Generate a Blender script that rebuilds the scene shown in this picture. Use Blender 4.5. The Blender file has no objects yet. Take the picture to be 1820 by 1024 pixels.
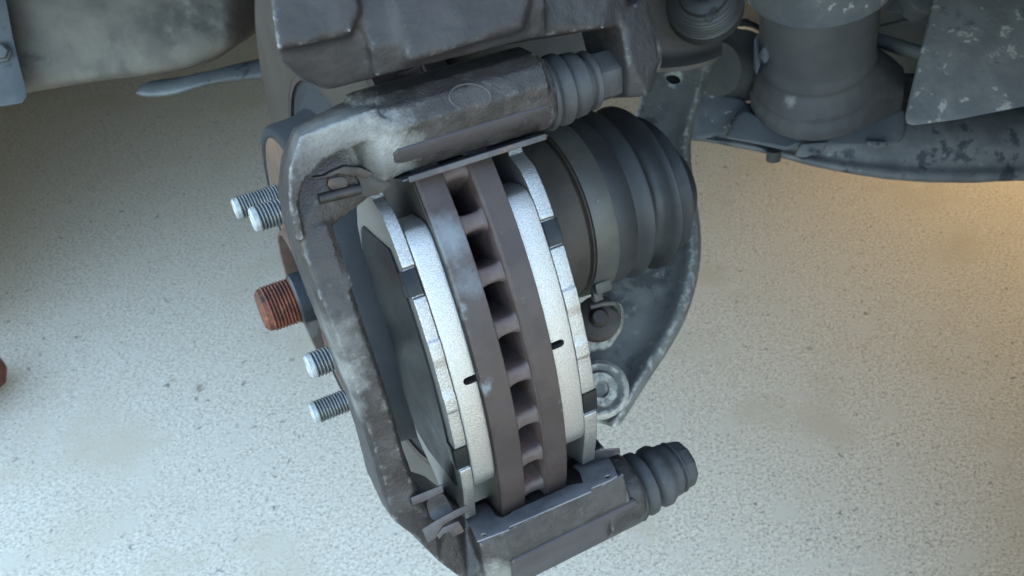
import bpy, bmesh, math, random
from mathutils import Vector, Matrix, noise
random.seed(7)
S = bpy.context.scene
COL = S.collection
# ------------------------------------------------------------------ camera
RW = ((0.8822636, 0.3321132, -0.3336341), (-0.4705353, 0.6004544, -0.6465687), (-0.0144020, 0.7274306, 0.6860301))
CW = Vector((-0.0802797, -0.3169155, 0.7103995))
FPX = 1553.36
cam_d = bpy.data.cameras.new('camera'); cam = bpy.data.objects.new('camera', cam_d); COL.objects.link(cam)
m4 = Matrix(RW).to_4x4(); m4.translation = CW; cam.matrix_world = m4
cam_d.sensor_width = 36.0; cam_d.lens = FPX/1820*36.0; cam_d.clip_start = 0.01; cam_d.clip_end = 500
cam_d.dof.use_dof = True; cam_d.dof.focus_distance = 0.31; cam_d.dof.aperture_fstop = 30
S.camera = cam
# ------------------------------------------------------------------ world and sun
SUN_EL, SUN_AZ = 11.0, 72.0                     # azimuth measured clockwise from +Y
w = bpy.data.worlds.new('World'); S.world = w; w.use_nodes = True
nt = w.node_tree; bg = nt.nodes['Background']
sky = nt.nodes.new('ShaderNodeTexSky'); sky.sky_type = 'NISHITA'; sky.sun_disc = False
sky.sun_elevation = math.radians(SUN_EL); sky.sun_rotation = math.radians(SUN_AZ)
sky.dust_density = 2.2; sky.air_density = 1.0; sky.ozone_density = 1.0
nt.links.new(sky.outputs[0], bg.inputs[0]); bg.inputs[1].default_value = 0.15
sl = bpy.data.lights.new('sun', 'SUN'); sun = bpy.data.objects.new('sun', sl); COL.objects.link(sun)
sl.energy = .22; sl.angle = math.radians(7); sl.color = (1.0, 0.58, 0.20)
az, el = math.radians(SUN_AZ), math.radians(SUN_EL)
sdir = Vector((math.sin(az)*math.cos(el), math.cos(az)*math.cos(el), math.sin(el)))
sun.rotation_euler = (-sdir).to_track_quat('-Z', 'Y').to_euler()
S.view_settings.view_transform = 'Standard'; S.view_settings.look = 'None'; S.view_settings.gamma = 1
S.view_settings.exposure = 4.35
# ------------------------------------------------------------------ frames
# wheel frame (mm): x inboard along the axle, y away from the caliper side, z tangential; tilted 26 deg about the axle
HUB = Vector((0, 0, 0.42))
TH = math.radians(26.0); CT, ST = math.cos(TH), math.sin(TH)
def B(x, y=None, z=None):
    if y is None: x, y, z = x
    return Vector((x*.001, (CT*y + ST*z)*.001, (-ST*y + CT*z)*.001)) + HUB
def ray(px, py):
    return Matrix(RW) @ Vector(((px-910)/FPX, -(py-512)/FPX, -1.0))
def at(px, py, depth=None, x=None, y=None, z=None):      # world point (m) on a world plane
    d = ray(px, py)
    if depth is not None: s = depth
    elif x is not None: s = (x-CW.x)/d.x
    elif y is not None: s = (y-CW.y)/d.y
    else: s = (z-CW.z)/d.z
    return CW + d*s
def toB(p):
    q = (p-HUB)*1000
    return Vector((q.x, CT*q.y - ST*q.z, ST*q.y + CT*q.z))
def atB(px, py, y=None, z=None, x=None):                  # wheel-frame point (mm) on a wheel-frame plane
    a = toB(CW); d = toB(CW + ray(px, py)) - a
    if y is not None: s = (y-a.y)/d.y
    elif z is not None: s = (z-a.z)/d.z
    else: s = (x-a.x)/d.x
    return a + d*s
def ID(p): return Vector(p)
NX, NY = -.80, -.60                       # outward direction of the car's flank (wheel steered), turned to set its shade on the floor
def CAR(p): return Vector((NX*p[0]-NY*p[1], NY*p[0]+NX*p[1], p[2]))      # (outward, along, up)
# ------------------------------------------------------------------ materials
def mat(name, c1, c2=None, scale=60, rough=0.6, metal=0.0, bump=0.0, bscale=400, spots=None, edge=None, rough2=None, zones=None, detail=6, lo=.35, hi=.65, spec=0.22, coat=0):
    """c1/c2 mottled by noise; spots = list of (colour, scale, lo, hi); edge = (colour, lo, hi) on convex edges"""
    m = bpy.data.materials.new(name); m.use_nodes = True
    n = m.node_tree.nodes; L = m.node_tree.links; b = n['Principled BSDF']
    tc = n.new('ShaderNodeTexCoord')
    def noi(sc, det=6, ro=.6):
        t = n.new('ShaderNodeTexNoise'); t.inputs['Scale'].default_value = sc; t.inputs['Detail'].default_value = det; t.inputs['Roughness'].default_value = ro
        L.new(tc.outputs['Object'], t.inputs['Vector']); return t
    def ramp(src, lo_, hi_):
        r = n.new('ShaderNodeMapRange'); r.inputs[1].default_value = lo_; r.inputs[2].default_value = hi_; r.interpolation_type = 'SMOOTHSTEP' if lo_ < hi_ else 'LINEAR'
        L.new(src, r.inputs[0]); return r.outputs[0]
    def mix(f, a, bcol):
        x = n.new('ShaderNodeMix'); x.data_type = 'RGBA'; L.new(f, x.inputs[0])
        if isinstance(a, tuple): x.inputs[6].default_value = (*a, 1)
        else: L.new(a, x.inputs[6])
        x.inputs[7].default_value = (*bcol, 1); return x.outputs[2]
    cur = c1
    if c2: cur = mix(ramp(noi(scale, detail).outputs[0], lo, hi), c1, c2)
    for sp in (spots or []):
        cur = mix(ramp(noi(sp[1], 5, .65).outputs[0], sp[2], sp[3]), cur, sp[0])
    for zc, zr, zcol in (zones or []):           # patches of grime, worn metal and paler tone with their own ragged outline
        vm_ = n.new('ShaderNodeVectorMath'); vm_.operation = 'DISTANCE'; L.new(tc.outputs['Object'], vm_.inputs[0]); vm_.inputs[1].default_value = zc
        ma = n.new('ShaderNodeMath'); ma.operation = 'MULTIPLY_ADD'; ma.inputs[1].default_value = -zr*1.6; L.new(noi(180, 6, .7).outputs[0], ma.inputs[0]); L.new(vm_.outputs['Value'], ma.inputs[2])
        cur = mix(ramp(ma.outputs[0], zr*.45, -zr*.55), cur, zcol)
    if edge:
        g = n.new('ShaderNodeNewGeometry')
        ad = n.new('ShaderNodeMath'); ad.operation = 'MULTIPLY_ADD'; ad.inputs[1].default_value = .18; L.new(noi(250).outputs[0], ad.inputs[0])
        L.new(g.outputs['Pointiness'], ad.inputs[2])
        cur = mix(ramp(ad.outputs[0], edge[1]+.09, edge[2]+.09), cur, edge[0])
    if isinstance(cur, tuple): b.inputs['Base Color'].default_value = (*cur, 1)
    else: L.new(cur, b.inputs['Base Color'])
    b.inputs['Metallic'].default_value = metal
    b.inputs['Specular IOR Level'].default_value = spec
    b.inputs['Coat Weight'].default_value = coat
    if rough2 is not None:
        r = n.new('ShaderNodeMapRange'); r.inputs[1].default_value = .3; r.inputs[2].default_value = .7; r.inputs[3].default_value = rough; r.inputs[4].default_value = rough2
        L.new(noi(scale*1.7).outputs[0], r.inputs[0]); L.new(r.outputs[0], b.inputs['Roughness'])
    else: b.inputs['Roughness'].default_value = rough
    if bump:
        bu = n.new('ShaderNodeBump'); bu.inputs['Strength'].default_value = 1; bu.inputs['Distance'].default_value = bump
        L.new(noi(bscale, 4, .55).outputs[0], bu.inputs['Height']); L.new(bu.outputs[0], b.inputs['Normal'])
    m['tc'] = 1
    return m
M = {}
M['bracket'] = mat('bracket_iron', (.016,.0132,.012), (.029,.0245,.0225), 110, .42, .25, .00032, 1150, spots=[((.018,.014,.012), 35, .55, .7), ((.07,.064,.058), 240, .70, .82)], edge=((.12,.115,.106), .516, .60), rough2=.38, zones=[(B(-24,-142,93)-B(-36,-134,0), 0.0165, (.115,.112,.105)), (B(-9,-141,79)-B(-36,-134,0), .0115, (.15,.147,.138)), (B(-24,-137,72)-B(-36,-134,0), .015, (.020,.015,.012)), (B(-36,-143,56)-B(-36,-134,0), .010, (.024,.019,.016)), (B(-42,-138,25)-B(-36,-134,0), .010, (.10,.094,.084)), (B(-42,-139,12)-B(-36,-134,0), .008, (.15,.142,.13)), (B(-42,-139,0)-B(-36,-134,0), .006, (.11,.104,.094)), (B(-8,-138,-92)-B(-36,-134,0), .009, (.13,.12,.105))])  # zones: pocket grime, worn bridge edge; upper corner and barrel ends paler
M['machined'] = mat('machined_iron', (.033,.027,.0265), (.042,.035,.034), 50, .42, .25, .0001, 900)
M['caliper'] = mat('caliper_iron', (.014,.012,.0118), (.022,.019,.0185), 45, .55, .2, .0003, 500, spots=[((.036,.021,.015), 30, .62, .74), ((.03,.035,.04), 28, .58, .72)], edge=((.14,.135,.13), .53, .62), rough2=.42)
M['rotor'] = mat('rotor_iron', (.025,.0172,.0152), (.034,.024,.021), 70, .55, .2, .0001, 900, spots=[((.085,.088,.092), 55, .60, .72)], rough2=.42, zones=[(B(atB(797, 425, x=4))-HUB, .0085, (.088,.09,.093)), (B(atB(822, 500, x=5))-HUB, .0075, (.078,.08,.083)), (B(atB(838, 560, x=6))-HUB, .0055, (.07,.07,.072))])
M['vane'] = mat('rotor_vane_iron', (.045,.027,.023), (.066,.050,.045), 120, .6, .1, .0003, 700, spots=[((.075,.022,.017), 60, .56, .74)])
M['disc_face'] = mat('rotor_face', (.036,.030,.024), (.046,.039,.031), 40, .45, .4, .00004, 900)
M['hat'] = mat('hat_paint', (.013,.0135,.015), (.018,.0185,.02), 40, .7, 0, .0001, 700, spec=.12)
M['hat_rust'] = mat('hat_rust', (.078,.045,.029), (.050,.034,.024), 55, .75, 0, .0002, 600, spots=[((.025,.016,.012), 160, .62, .74), ((.07,.06,.05), 40, .54, .66)])
M['stud'] = mat('zinc_thread', (.095,.10,.10), (.14,.143,.142), 120, .45, .7, .00005, 900)
M['stud_tip'] = mat('stud_tip', (.26,.265,.265), (.19,.195,.195), 300, .5, .3, .0001, 900)
M['rust'] = mat('rust_thread', (.10,.030,.016), (.055,.018,.011), 140, .65, .1, .00025, 900, spots=[((.15,.062,.03), 200, .56, .7), ((.03,.013,.010), 110, .56, .68)])
M['collar'] = mat('blackened_steel', (.018,.021,.024), (.028,.032,.036), 80, .45, .4, .0001, 700, spots=[((.35,.14,.04), 110, .72, .78)])
M['silver'] = mat('silver_paint', (.205,.192,.178), (.275,.26,.243), 2600, .36, .9, .0002, 1700, spots=[((.09,.083,.077), 700, .67, .76)], lo=.4, hi=.6, rough2=.5)
M['silver_edge'] = mat('silver_edge', (.175,.164,.152), (.26,.247,.232), 2200, .36, .9, .00024, 1400, spots=[((.075,.068,.06), 480, .64, .75)], lo=.4, hi=.6, rough2=.52)
M['shim'] = mat('shim_steel', (.003,.0034,.0034), (.007,.0075,.0075), 22, .22, 0, 0, 200, rough2=.5, spec=.16)
M['clip'] = mat('clip_steel', (.034,.030,.030), (.052,.046,.046), 120, .5, .5, .00006, 800, spots=[((.10,.065,.035), 70, .64, .76), ((.015,.015,.015), 300, .70, .74)])
M['clip_low'] = mat('clip_steel_lit', (.075,.072,.073), (.11,.105,.106), 120, .55, .4, .00008, 800, spots=[((.14,.13,.12), 200, .64, .76), ((.02,.02,.02), 300, .68, .73)])  # lighter copy of the clip steel, standing in for light on the lower strip
M['clip_top'] = mat('clip_steel_brown', (.017,.014,.0125), (.03,.026,.023), 110, .5, .5, .00006, 800, spots=[((.055,.032,.017), 70, .58, .74)])
M['rubber'] = mat('dusty_rubber', (.0165,.0155,.015), (.027,.0255,.0245), 90, .62, 0, .0001, 700, spots=[((.10,.095,.088), 320, .70, .80)])
M['boot'] = mat('cv_rubber', (.0085,.0082,.0085), (.0165,.016,.016), 35, .5, 0, .0001, 500, spots=[((.06,.056,.05), 420, .70, .78)], rough2=.7, spec=.35)
M['band'] = mat('boot_clamp', (.046,.043,.038), (.062,.058,.05), 60, .5, .3, .0001, 600, spots=[((.22,.21,.19), 380, .69, .75), ((.02,.02,.02), 300, .70, .74)])
M['joint'] = mat('cv_joint_iron', (.028,.022,.018), (.04,.032,.025), 60, .6, .2, .0002, 500)
M['arm'] = mat('arm_paint', (.062,.061,.057), (.09,.088,.08), 34, .65, .05, .0003, 400, spots=[((.042,.042,.041), 26, .54, .64), ((.13,.125,.11), 60, .64, .72)], edge=((.24,.23,.205), .512, .57))
M['under'] = mat('dusty_underbody', (.05,.053,.057), (.075,.077,.08), 40, .75, 0, .0003, 300, spots=[((.20,.19,.175), 75, .62, .67), ((.03,.032,.035), 90, .68, .72)])
M['knob'] = mat('dusty_bushing', (.052,.055,.06), (.07,.073,.077), 30, .7, 0, .0002, 400, spots=[((.30,.285,.26), 24, .715, .725)])
M['chip'] = mat('paint_chip', (.30,.28,.25), (.22,.20,.18), 200, .8)
M['mud'] = mat('mud_plate', (.085,.083,.081), (.113,.109,.104), 50, .8, 0, .0004, 300, spots=[((.24,.225,.20), 85, .59, .66), ((.062,.062,.063), 40, .6, .7)])
M['cross'] = mat('crossmember_paint', (.058,.059,.062), (.092,.092,.091), 40, .6, .1, .0003, 300, spots=[((.028,.031,.037), 45, .54, .62), ((.16,.157,.15), 60, .63, .69), ((.015,.015,.016), 130, .70, .73)])
M['tray'] = mat('dusty_tray', (.088,.077,.062), (.048,.043,.037), 17, .85, 0, .0006, 160, spots=[((.11,.104,.09), 22, .56, .76), ((.034,.031,.028), 26, .54, .70)])
M['brack'] = mat('grey_bracket', (.028,.030,.032), (.038,.040,.041), 40, .65, .15, .0002, 400, spots=[((.02,.022,.023), 60, .62, .7)])
M['tongue'] = mat('galvanised', (.075,.08,.08), (.05,.052,.052), 30, .55, .3, .0003, 300, spots=[((.02,.022,.025), 40, .62, .68)])
M['strut'] = mat('dusty_strut_sheet', (.044,.037,.033), (.062,.053,.048), 40, .65, .1, .0003, 300, spots=[((.14,.13,.12), 150, .70, .76)])
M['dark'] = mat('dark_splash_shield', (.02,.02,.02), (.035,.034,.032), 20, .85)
M['tan'] = mat('tan_bush_ring', (.30,.20,.12), (.22,.15,.10), 60, .8)
M['gasket'] = mat('yellow_grease', (.50,.33,.12), (.35,.22,.09), 150, .6, 0, .0003, 600)
M['floorpan'] = mat('brown_underseal', (.09,.06,.04), (.055,.042,.034), 12, .9)
M['body_paint'] = mat('grey_body_paint', (.25,.25,.26), None, rough=.3)
M['brown'] = mat('red_brown_leather', (.05,.018,.012), (.03,.012,.009), 60, .7)

def concrete():
    m = bpy.data.materials.new('concrete'); m.use_nodes = True
    n = m.node_tree.nodes; L = m.node_tree.links; b = n['Principled BSDF']; b.inputs['Roughness'].default_value = .8
    tc = n.new('ShaderNodeTexCoord')
    mp = n.new('ShaderNodeMapping'); mp.inputs['Scale'].default_value = (1, 1.25, 1); mp.inputs['Rotation'].default_value = (0, 0, .5); L.new(tc.outputs['Object'], mp.inputs[0])
    def noi(sc, det=3, ro=.6, dist=0):
        t = n.new('ShaderNodeTexNoise'); t.inputs['Scale'].default_value = sc; t.inputs['Detail'].default_value = det; t.inputs['Roughness'].default_value = ro; t.inputs['Distortion'].default_value = dist
        L.new(mp.outputs[0], t.inputs['Vector']); return t.outputs[0]
    def rng(s, lo, hi):
        r = n.new('ShaderNodeMapRange'); r.inputs[1].default_value = lo; r.inputs[2].default_value = hi; r.interpolation_type = 'SMOOTHSTEP'; L.new(s, r.inputs[0]); return r.outputs[0]
    def mix(f, a, c):
        x = n.new('ShaderNodeMix'); x.data_type = 'RGBA'; L.new(f, x.inputs[0])
        if isinstance(a, tuple): x.inputs[6].default_value = (*a, 1)
        else: L.new(a, x.inputs[6])
        x.inputs[7].default_value = (*c, 1); return x.outputs[2]
    c = mix(rng(noi(280, 4), .36, .64), (.425,.377,.303), (.305,.267,.209))
    c = mix(rng(noi(430, 2), .58, .72), c, (.49,.443,.365))
    c = mix(rng(noi(360, 2, .5), .555, .64), c, (.19,.168,.132))
    c = mix(rng(noi(130, 2, .5, .6), .675, .715), c, (.13,.12,.10))
    c = mix(rng(noi(26, 4), .50, .72), c, (.355,.318,.255))
    c = mix(rng(noi(6, 4), .50, .72), c, (.315,.270,.200))
    c = mix(rng(noi(2.2, 4), .55, .8), c, (.305,.253,.178))
    for cen, rad, col in ((at(352, 690, z=0), .010, (.16,.14,.105)), (at(306, 678, z=0), .006, (.26,.22,.16)), (at(420, 760, z=0), .004, (.15,.14,.12)), (at(1440, 620, z=0), .008, (.22,.19,.15))):
        vd = n.new('ShaderNodeVectorMath'); vd.operation = 'DISTANCE'; L.new(tc.outputs['Object'], vd.inputs[0]); vd.inputs[1].default_value = cen
        ma = n.new('ShaderNodeMath'); ma.operation = 'MULTIPLY_ADD'; ma.inputs[1].default_value = rad*3.4; L.new(noi(150, 4), ma.inputs[0]); L.new(vd.outputs['Value'], ma.inputs[2])
        inv = n.new('ShaderNodeMath'); inv.operation = 'SUBTRACT'; inv.inputs[0].default_value = 0; L.new(ma.outputs[0], inv.inputs[1])
        c = mix(rng(inv.outputs[0], -rad*2.35, -rad*1.75), c, col)
    L.new(c, b.inputs['Base Color'])
    bu = n.new('ShaderNodeBump'); bu.inputs['Distance'].default_value = .0004; L.new(noi(260, 4), bu.inputs['Height']); L.new(bu.outputs[0], b.inputs['Normal'])
    return m
M['concrete'] = None
# ------------------------------------------------------------------ mesh helpers
M['concrete'] = concrete()
class MB:
    def __init__(s, xf=B): s.bm = bmesh.new(); s.xf = xf
    def v(s, p): return s.bm.verts.new(s.xf(Vector(p)))
    def hull(s, pts):
        vs = [s.v(p) for p in pts]
        r = bmesh.ops.convex_hull(s.bm, input=vs)
        junk = [g for g in r['geom_interior'] if isinstance(g, bmesh.types.BMVert)]
        if junk: bmesh.ops.delete(s.bm, geom=junk, context='VERTS')
        return s
    def box(s, x0, x1, y0, y1, z0, z1):
        return s.hull([(x, y, z) for x in (x0, x1) for y in (y0, y1) for z in (z0, z1)])
    def prism(s, poly, axis, a, b):
        """poly of 2-D points extruded along axis ('x': (y,z), 'y': (x,z), 'z': (x,y)) from a to b"""
        def p3(q, t):
            return (t, q[0], q[1]) if axis == 'x' else (q[0], t, q[1]) if axis == 'y' else (q[0], q[1], t)
        A_ = [s.v(p3(q, a)) for q in poly]; C_ = [s.v(p3(q, b)) for q in poly]
        k = len(poly)
        s.bm.faces.new(A_[::-1]); s.bm.faces.new(C_)
        for i in range(k): s.bm.faces.new((A_[i], A_[(i+1) % k], C_[(i+1) % k], C_[i]))
        return s
    def slab(s, pts, thick):
        """3-D outline, thickened by vector thick"""
        t = Vector(thick); A_ = [s.v(p) for p in pts]; C_ = [s.v(Vector(p)+t) for p in pts]; k = len(pts)
        f1 = s.bm.faces.new(A_[::-1]); f2 = s.bm.faces.new(C_)
        for i in range(k): s.bm.faces.new((A_[i], A_[(i+1) % k], C_[(i+1) % k], C_[i]))
        return s
    def lathe(s, prof, c=(0, 0, 0), axis=(1, 0, 0), seg=64, a0=0, a1=2*math.pi, cap=True, bend=None):
        """prof = [(t along axis, radius)]"""
        c = Vector(c); ax = Vector(axis).normalized()
        u = ax.orthogonal().normalized(); v = ax.cross(u)
        full = abs(a1-a0-2*math.pi) < 1e-6; k = seg if full else seg+1; rings = []
        for t, r in prof:
            row = []
            for j in range(k):
                an = a0+(a1-a0)*j/seg
                p = c+ax*t+(u*math.cos(an)+v*math.sin(an))*r
                if bend: p = bend(p)
                row.append(s.v(p))
            rings.append(row)
        for i in range(len(rings)-1):
            for j in range(seg):
                s.bm.faces.new((rings[i][j], rings[i][(j+1) % k], rings[i+1][(j+1) % k], rings[i+1][j]))
        if cap and full:
            if prof[0][1] > 1e-6: s.bm.faces.new(rings[0][::-1])
            if prof[-1][1] > 1e-6: s.bm.faces.new(rings[-1])
        return s
    def thread(s, x0, x1, r, pitch, depth, c=(0, 0, 0), axis=(1, 0, 0), seg=32):
        """helical thread from x0 to x1"""
        c = Vector(c); ax = Vector(axis).normalized(); u = ax.orthogonal().normalized(); v = ax.cross(u)
        P = []; t = x0
        nt_ = int((x1-x0)/pitch)
        off = [(0, r-depth), (.34, r-depth*.1), (.5, r), (.66, r-depth*.1)]
        for i in range(nt_):
            for o, rr in off: P.append((x0+(i+o)*pitch, rr))
        k = len(off); rows = []
        for t, rr in P:
            rows.append([s.v(c+ax*(t+pitch*j/seg)+(u*math.cos(2*math.pi*j/seg)+v*math.sin(2*math.pi*j/seg))*rr) for j in range(seg)])
        for i in range(len(rows)-1):
            for j in range(seg-1): s.bm.faces.new((rows[i][j], rows[i][j+1], rows[i+1][j+1], rows[i+1][j]))
        for i in range(len(rows)-1-k):
            s.bm.faces.new((rows[i][seg-1], rows[i+k][0], rows[i+1+k][0], rows[i+1][seg-1]))
        return s
    def tube(s, path, r, seg=12):
        path = [Vector(p) for p in path]; rows = []
        rs = r if isinstance(r, (list, tuple)) else [r]*len(path)
        up = None
        for i, p in enumerate(path):
            t = (path[min(i+1, len(path)-1)]-path[max(i-1, 0)]).normalized()
            u = t.orthogonal().normalized() if up is None else (up-t*up.dot(t)).normalized()
            up = u; v = t.cross(u)
            rows.append([s.v(p+(u*math.cos(2*math.pi*j/seg)+v*math.sin(2*math.pi*j/seg))*rs[i]) for j in range(seg)])
        for i in range(len(rows)-1):
            for j in range(seg): s.bm.faces.new((rows[i][j], rows[i][(j+1) % seg], rows[i+1][(j+1) % seg], rows[i+1][j]))
        s.bm.faces.new(rows[0][::-1]); s.bm.faces.new(rows[-1]); return s
    def grid(s, rows):
        R_ = [[s.v(p) for p in r] for r in rows]
        for i in range(len(R_)-1):
            for j in range(len(R_[0])-1): s.bm.faces.new((R_[i][j], R_[i][j+1], R_[i+1][j+1], R_[i+1][j]))
        return s
    def build(s, name, material, parent=None, bevel=0, seg=2, remesh=0, smooth_it=0, sub=0, solid=0, ang=38, rough=0, rscale=60, cut=None):
        bm = s.bm
        bmesh.ops.recalc_face_normals(bm, faces=bm.faces)
        if bevel:
            if s.xf not in (ID, CAR): bevel *= .001
            ed = [e for e in bm.edges if len(e.link_faces) == 2 and e.calc_face_angle(0) > math.radians(28)]
            bmesh.ops.bevel(bm, geom=ed, offset=bevel, offset_type='OFFSET', segments=seg, profile=.5, affect='EDGES', clamp_overlap=True)
        big = [f for f in bm.faces if len(f.verts) > 4]
        if big: bmesh.ops.triangulate(bm, faces=big, ngon_method='BEAUTY')
        me = bpy.data.meshes.new(name); bm.to_mesh(me); bm.free()
        o = bpy.data.objects.new(name, me); COL.objects.link(o)
        co_ = None
        if remesh or sub or solid or cut:
            if sub: q = o.modifiers.new('s', 'SUBSURF'); q.levels = q.render_levels = sub
            if solid: q = o.modifiers.new('t', 'SOLIDIFY'); q.thickness = solid; q.offset = -1
            if cut:
                co_ = cut.build('cutter', material); q = o.modifiers.new('c', 'BOOLEAN'); q.object = co_; q.operation = 'DIFFERENCE'; q.solver = 'EXACT'
            if remesh: q = o.modifiers.new('r', 'REMESH'); q.mode = 'VOXEL'; q.voxel_size = remesh
            if smooth_it: q = o.modifiers.new('f', 'SMOOTH'); q.factor = .5; q.iterations = smooth_it
            dg = bpy.context.evaluated_depsgraph_get()
            me2 = bpy.data.meshes.new_from_object(o.evaluated_get(dg)); o.modifiers.clear(); o.data = me2
            bpy.data.meshes.remove(me); me2.name = name; me = me2
            if co_: bpy.data.objects.remove(co_)
        if rough:
            nv = len(me.vertices); co = [0.0]*(3*nv); no = [0.0]*(3*nv)
            me.vertices.foreach_get('co', co); me.vertices.foreach_get('normal', no)
            for i in range(0, 3*nv, 3):
                d = noise.fractal(Vector(co[i:i+3])*rscale, 1.0, 2.0, 4)*rough
                for k in (0, 1, 2): co[i+k] += no[i+k]*d
            me.vertices.foreach_set('co', co); me.update()
        me.materials.clear(); me.materials.append(material)
        if parent is not None:
            o.parent = parent; loc = parent['_loc']; off = Vector(loc)
            me.transform(Matrix.Translation(-off))
        else:
            c = sum((v.co for v in me.vertices), Vector())/max(1, len(me.vertices))
            me.transform(Matrix.Translation(-c)); o.location = c
        me.shade_smooth(); me.set_sharp_from_angle(angle=math.radians(ang))
        return o
def thing(name, label, cat, loc, group=None):
    o = bpy.data.objects.new(name, None); COL.objects.link(o); o.location = loc; o.empty_display_size = .01
    o['label'] = label; o['category'] = cat; o['_loc'] = tuple(loc)
    if group: o['group'] = group
    return o
def tag(o, label, cat, group=None):
    o['label'] = label; o['category'] = cat
    if group: o['group'] = group
    return o
def sub_of(child, parent):        # child part becomes a sub-part of another part of the same thing
    child.parent = parent; return child
def circ(cx, cy, r, n, a0=0, a1=2*math.pi, end=False):
    k = n if not end else n-1
    return [(cx+r*math.cos(a0+(a1-a0)*i/k), cy+r*math.sin(a0+(a1-a0)*i/k)) for i in range(n)]
# ------------------------------------------------------------------ unseen car body, sized and gapped to shape the light
cb = thing('car_body_blocker', 'unseen car body, shaped to block light around the wheel', 'car body', (.6, 1.2, .5))
m = MB(CAR); m.box(-2.1, -.66, -3.2, 1.1, .26, .30); m.build('floor_pan', M['floorpan'], cb, bevel=.01)
m = MB(CAR); m.box(-2.1, -.08, -3.2, 1.1, .62, .65); m.build('overhead_blocker', M['body_paint'], cb, bevel=.01)  # unseen cover, lowered to shade the floor beneath
arch = [(-.62, .035), (-.61, .30), (-.50, .48), (-.30, .58), (.0, .61), (.22, .615), (.30, .60), (.35, .50), (.375, .36), (.38, .03)]
m = MB(CAR); m.prism([(-3.2, .035)]+arch+[(1.1, .03), (1.1, .9), (-3.2, .9)], 'x', -.10, -.06); m.build('fender', M['body_paint'], cb, bevel=.004)  # unseen flank, arch opening set by the light it lets through
m = MB(CAR); m.box(-2.1, -.11, 1.06, 1.1, .05, .7); m.build('end_blocker', M['body_paint'], cb, bevel=.01)  # unseen end panel, added to darken the floor on the right
m = MB(CAR); m.box(-2.14, -2.06, -3.2, .55, .035, .83); m.box(-2.1, -.66, -3.2, -3.12, .1, .83); m.build('far_side_blocker', M['body_paint'], cb, bevel=.01)  # closes the far side, leaving a gap for the low sun
m = MB(CAR); m.lathe([(-2.06, .0), (-2.06, .21), (-2.02, .30), (-1.98, .32), (-1.9, .32), (-1.86, .30), (-1.84, .2), (-1.84, 0)], (0, 0, .325), axis=(1, 0, 0), seg=48, cap=False); m.build('far_wheel', M['boot'], cb)  # unseen opposite wheel, added to block the low sun
m = MB(CAR); m.box(-.66, -.60, -2.2, -.75, .30, 1.0); m.build('rear_sill', M['floorpan'], cb, bevel=.01)
# ------------------------------------------------------------------ floor
f = MB(ID); f.grid([[(-12+24*i/12, -12+24*j/12, 0) for i in range(13)] for j in range(13)])
fl = f.build('concrete_floor', M['concrete']); fl['kind'] = 'structure'
# ------------------------------------------------------------------ rotor
R_OUT = 150.0
rot = thing('brake_rotor', 'vented brake disc with purple-brown rim, cooling windows and a rusty orange hat face', 'brake disc', B(0, 0, 0))
def annulus(x0, x1, r0, r1, ch=.8, seg=160):
    m = MB(); m.lathe([(x0, r0), (x0, r1-ch), (x0+ch, r1), (x1-ch*.4, r1), (x1, r1-ch*.4), (x1, r0), (x0, r0)], seg=seg, cap=False)
    return m
annulus(0, 9.8, 97, R_OUT).build('outboard_plate', M['rotor'], rot)
annulus(19.4, 28.5, 80, R_OUT).build('inboard_plate', M['rotor'], rot)
m = MB(); m.lathe([(9.7, 100), (9.7, 149.0), (9.95, 149.0), (9.95, 100)], seg=160, cap=False); m.lathe([(19.25, 100), (19.25, 149.0), (19.5, 149.0), (19.5, 100)], seg=160, cap=False); m.build('channel_faces', M['vane'], rot)
m = MB(); m.lathe([(-.15, 100), (-.15, 146.5), (.2, 146.6), (.2, 100), (-.15, 100)], seg=160, cap=False); m.build('friction_face', M['disc_face'], rot)
# hat
m = MB(); m.lathe([(1.5, 97.5), (1.5, 90), (-2, 84.5), (-8, 82.4), (-19.8, 81.6), (-21.4, 80.2), (-21.9, 77), (-21.3, 76), (-17, 76), (-12, 78), (6, 80), (9.6, 97.5)], seg=128, cap=False)
m.build('hat', M['hat'], rot)
m = MB(); m.lathe([(-21.0, 76.4), (-21.2, 40), (-17, 36), (-15, 76.4)], seg=96, cap=False); m.build('hat_face', M['hat_rust'], rot)
m = MB(); m.lathe([(4, 95), (4, 99), (28, 99), (28, 80), (26, 80), (26, 97)], seg=96, cap=False); m.build('cooling_channel_wall', M['vane'], rot)
# vanes, hour-glass webs with fillets into both plates
vm = MB()
sec = []
for i in range(9):
    t = i/8; x = 9.2+11*t
    hw = 3.1+2.0*(abs(2*t-1)**3.5)
    sec.append((x, hw))
rows = []
for x, hw in sec:
    lip = .9*(1-(abs(2*(x-9.2)/11-1))**2)
    ring = [(148.0-lip-2.2, -hw), (148.0-lip-.7, -hw*.86), (148.0-lip, -hw*.5), (148.0-lip, hw*.5), (148.0-lip-.7, hw*.86), (148.0-lip-2.2, hw), (100, hw*.8), (100, -hw*.8)]
    rows.append([(x, -a, q) for a, q in ring])
rows = [r+[r[0]] for r in rows]
vm.grid(rows)
bmesh.ops.remove_doubles(vm.bm, verts=vm.bm.verts, dist=1e-7)
for i in range(48):
    an = math.radians(7.5*i+2.0+16.5)
    if i == 0:
        v0 = vm.build('vane', M['vane'], rot, ang=50); vo = v0
    else:
        vo = v0.copy(); COL.objects.link(vo)
    vo.rotation_euler = (-an+TH*0, 0, 0)
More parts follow.
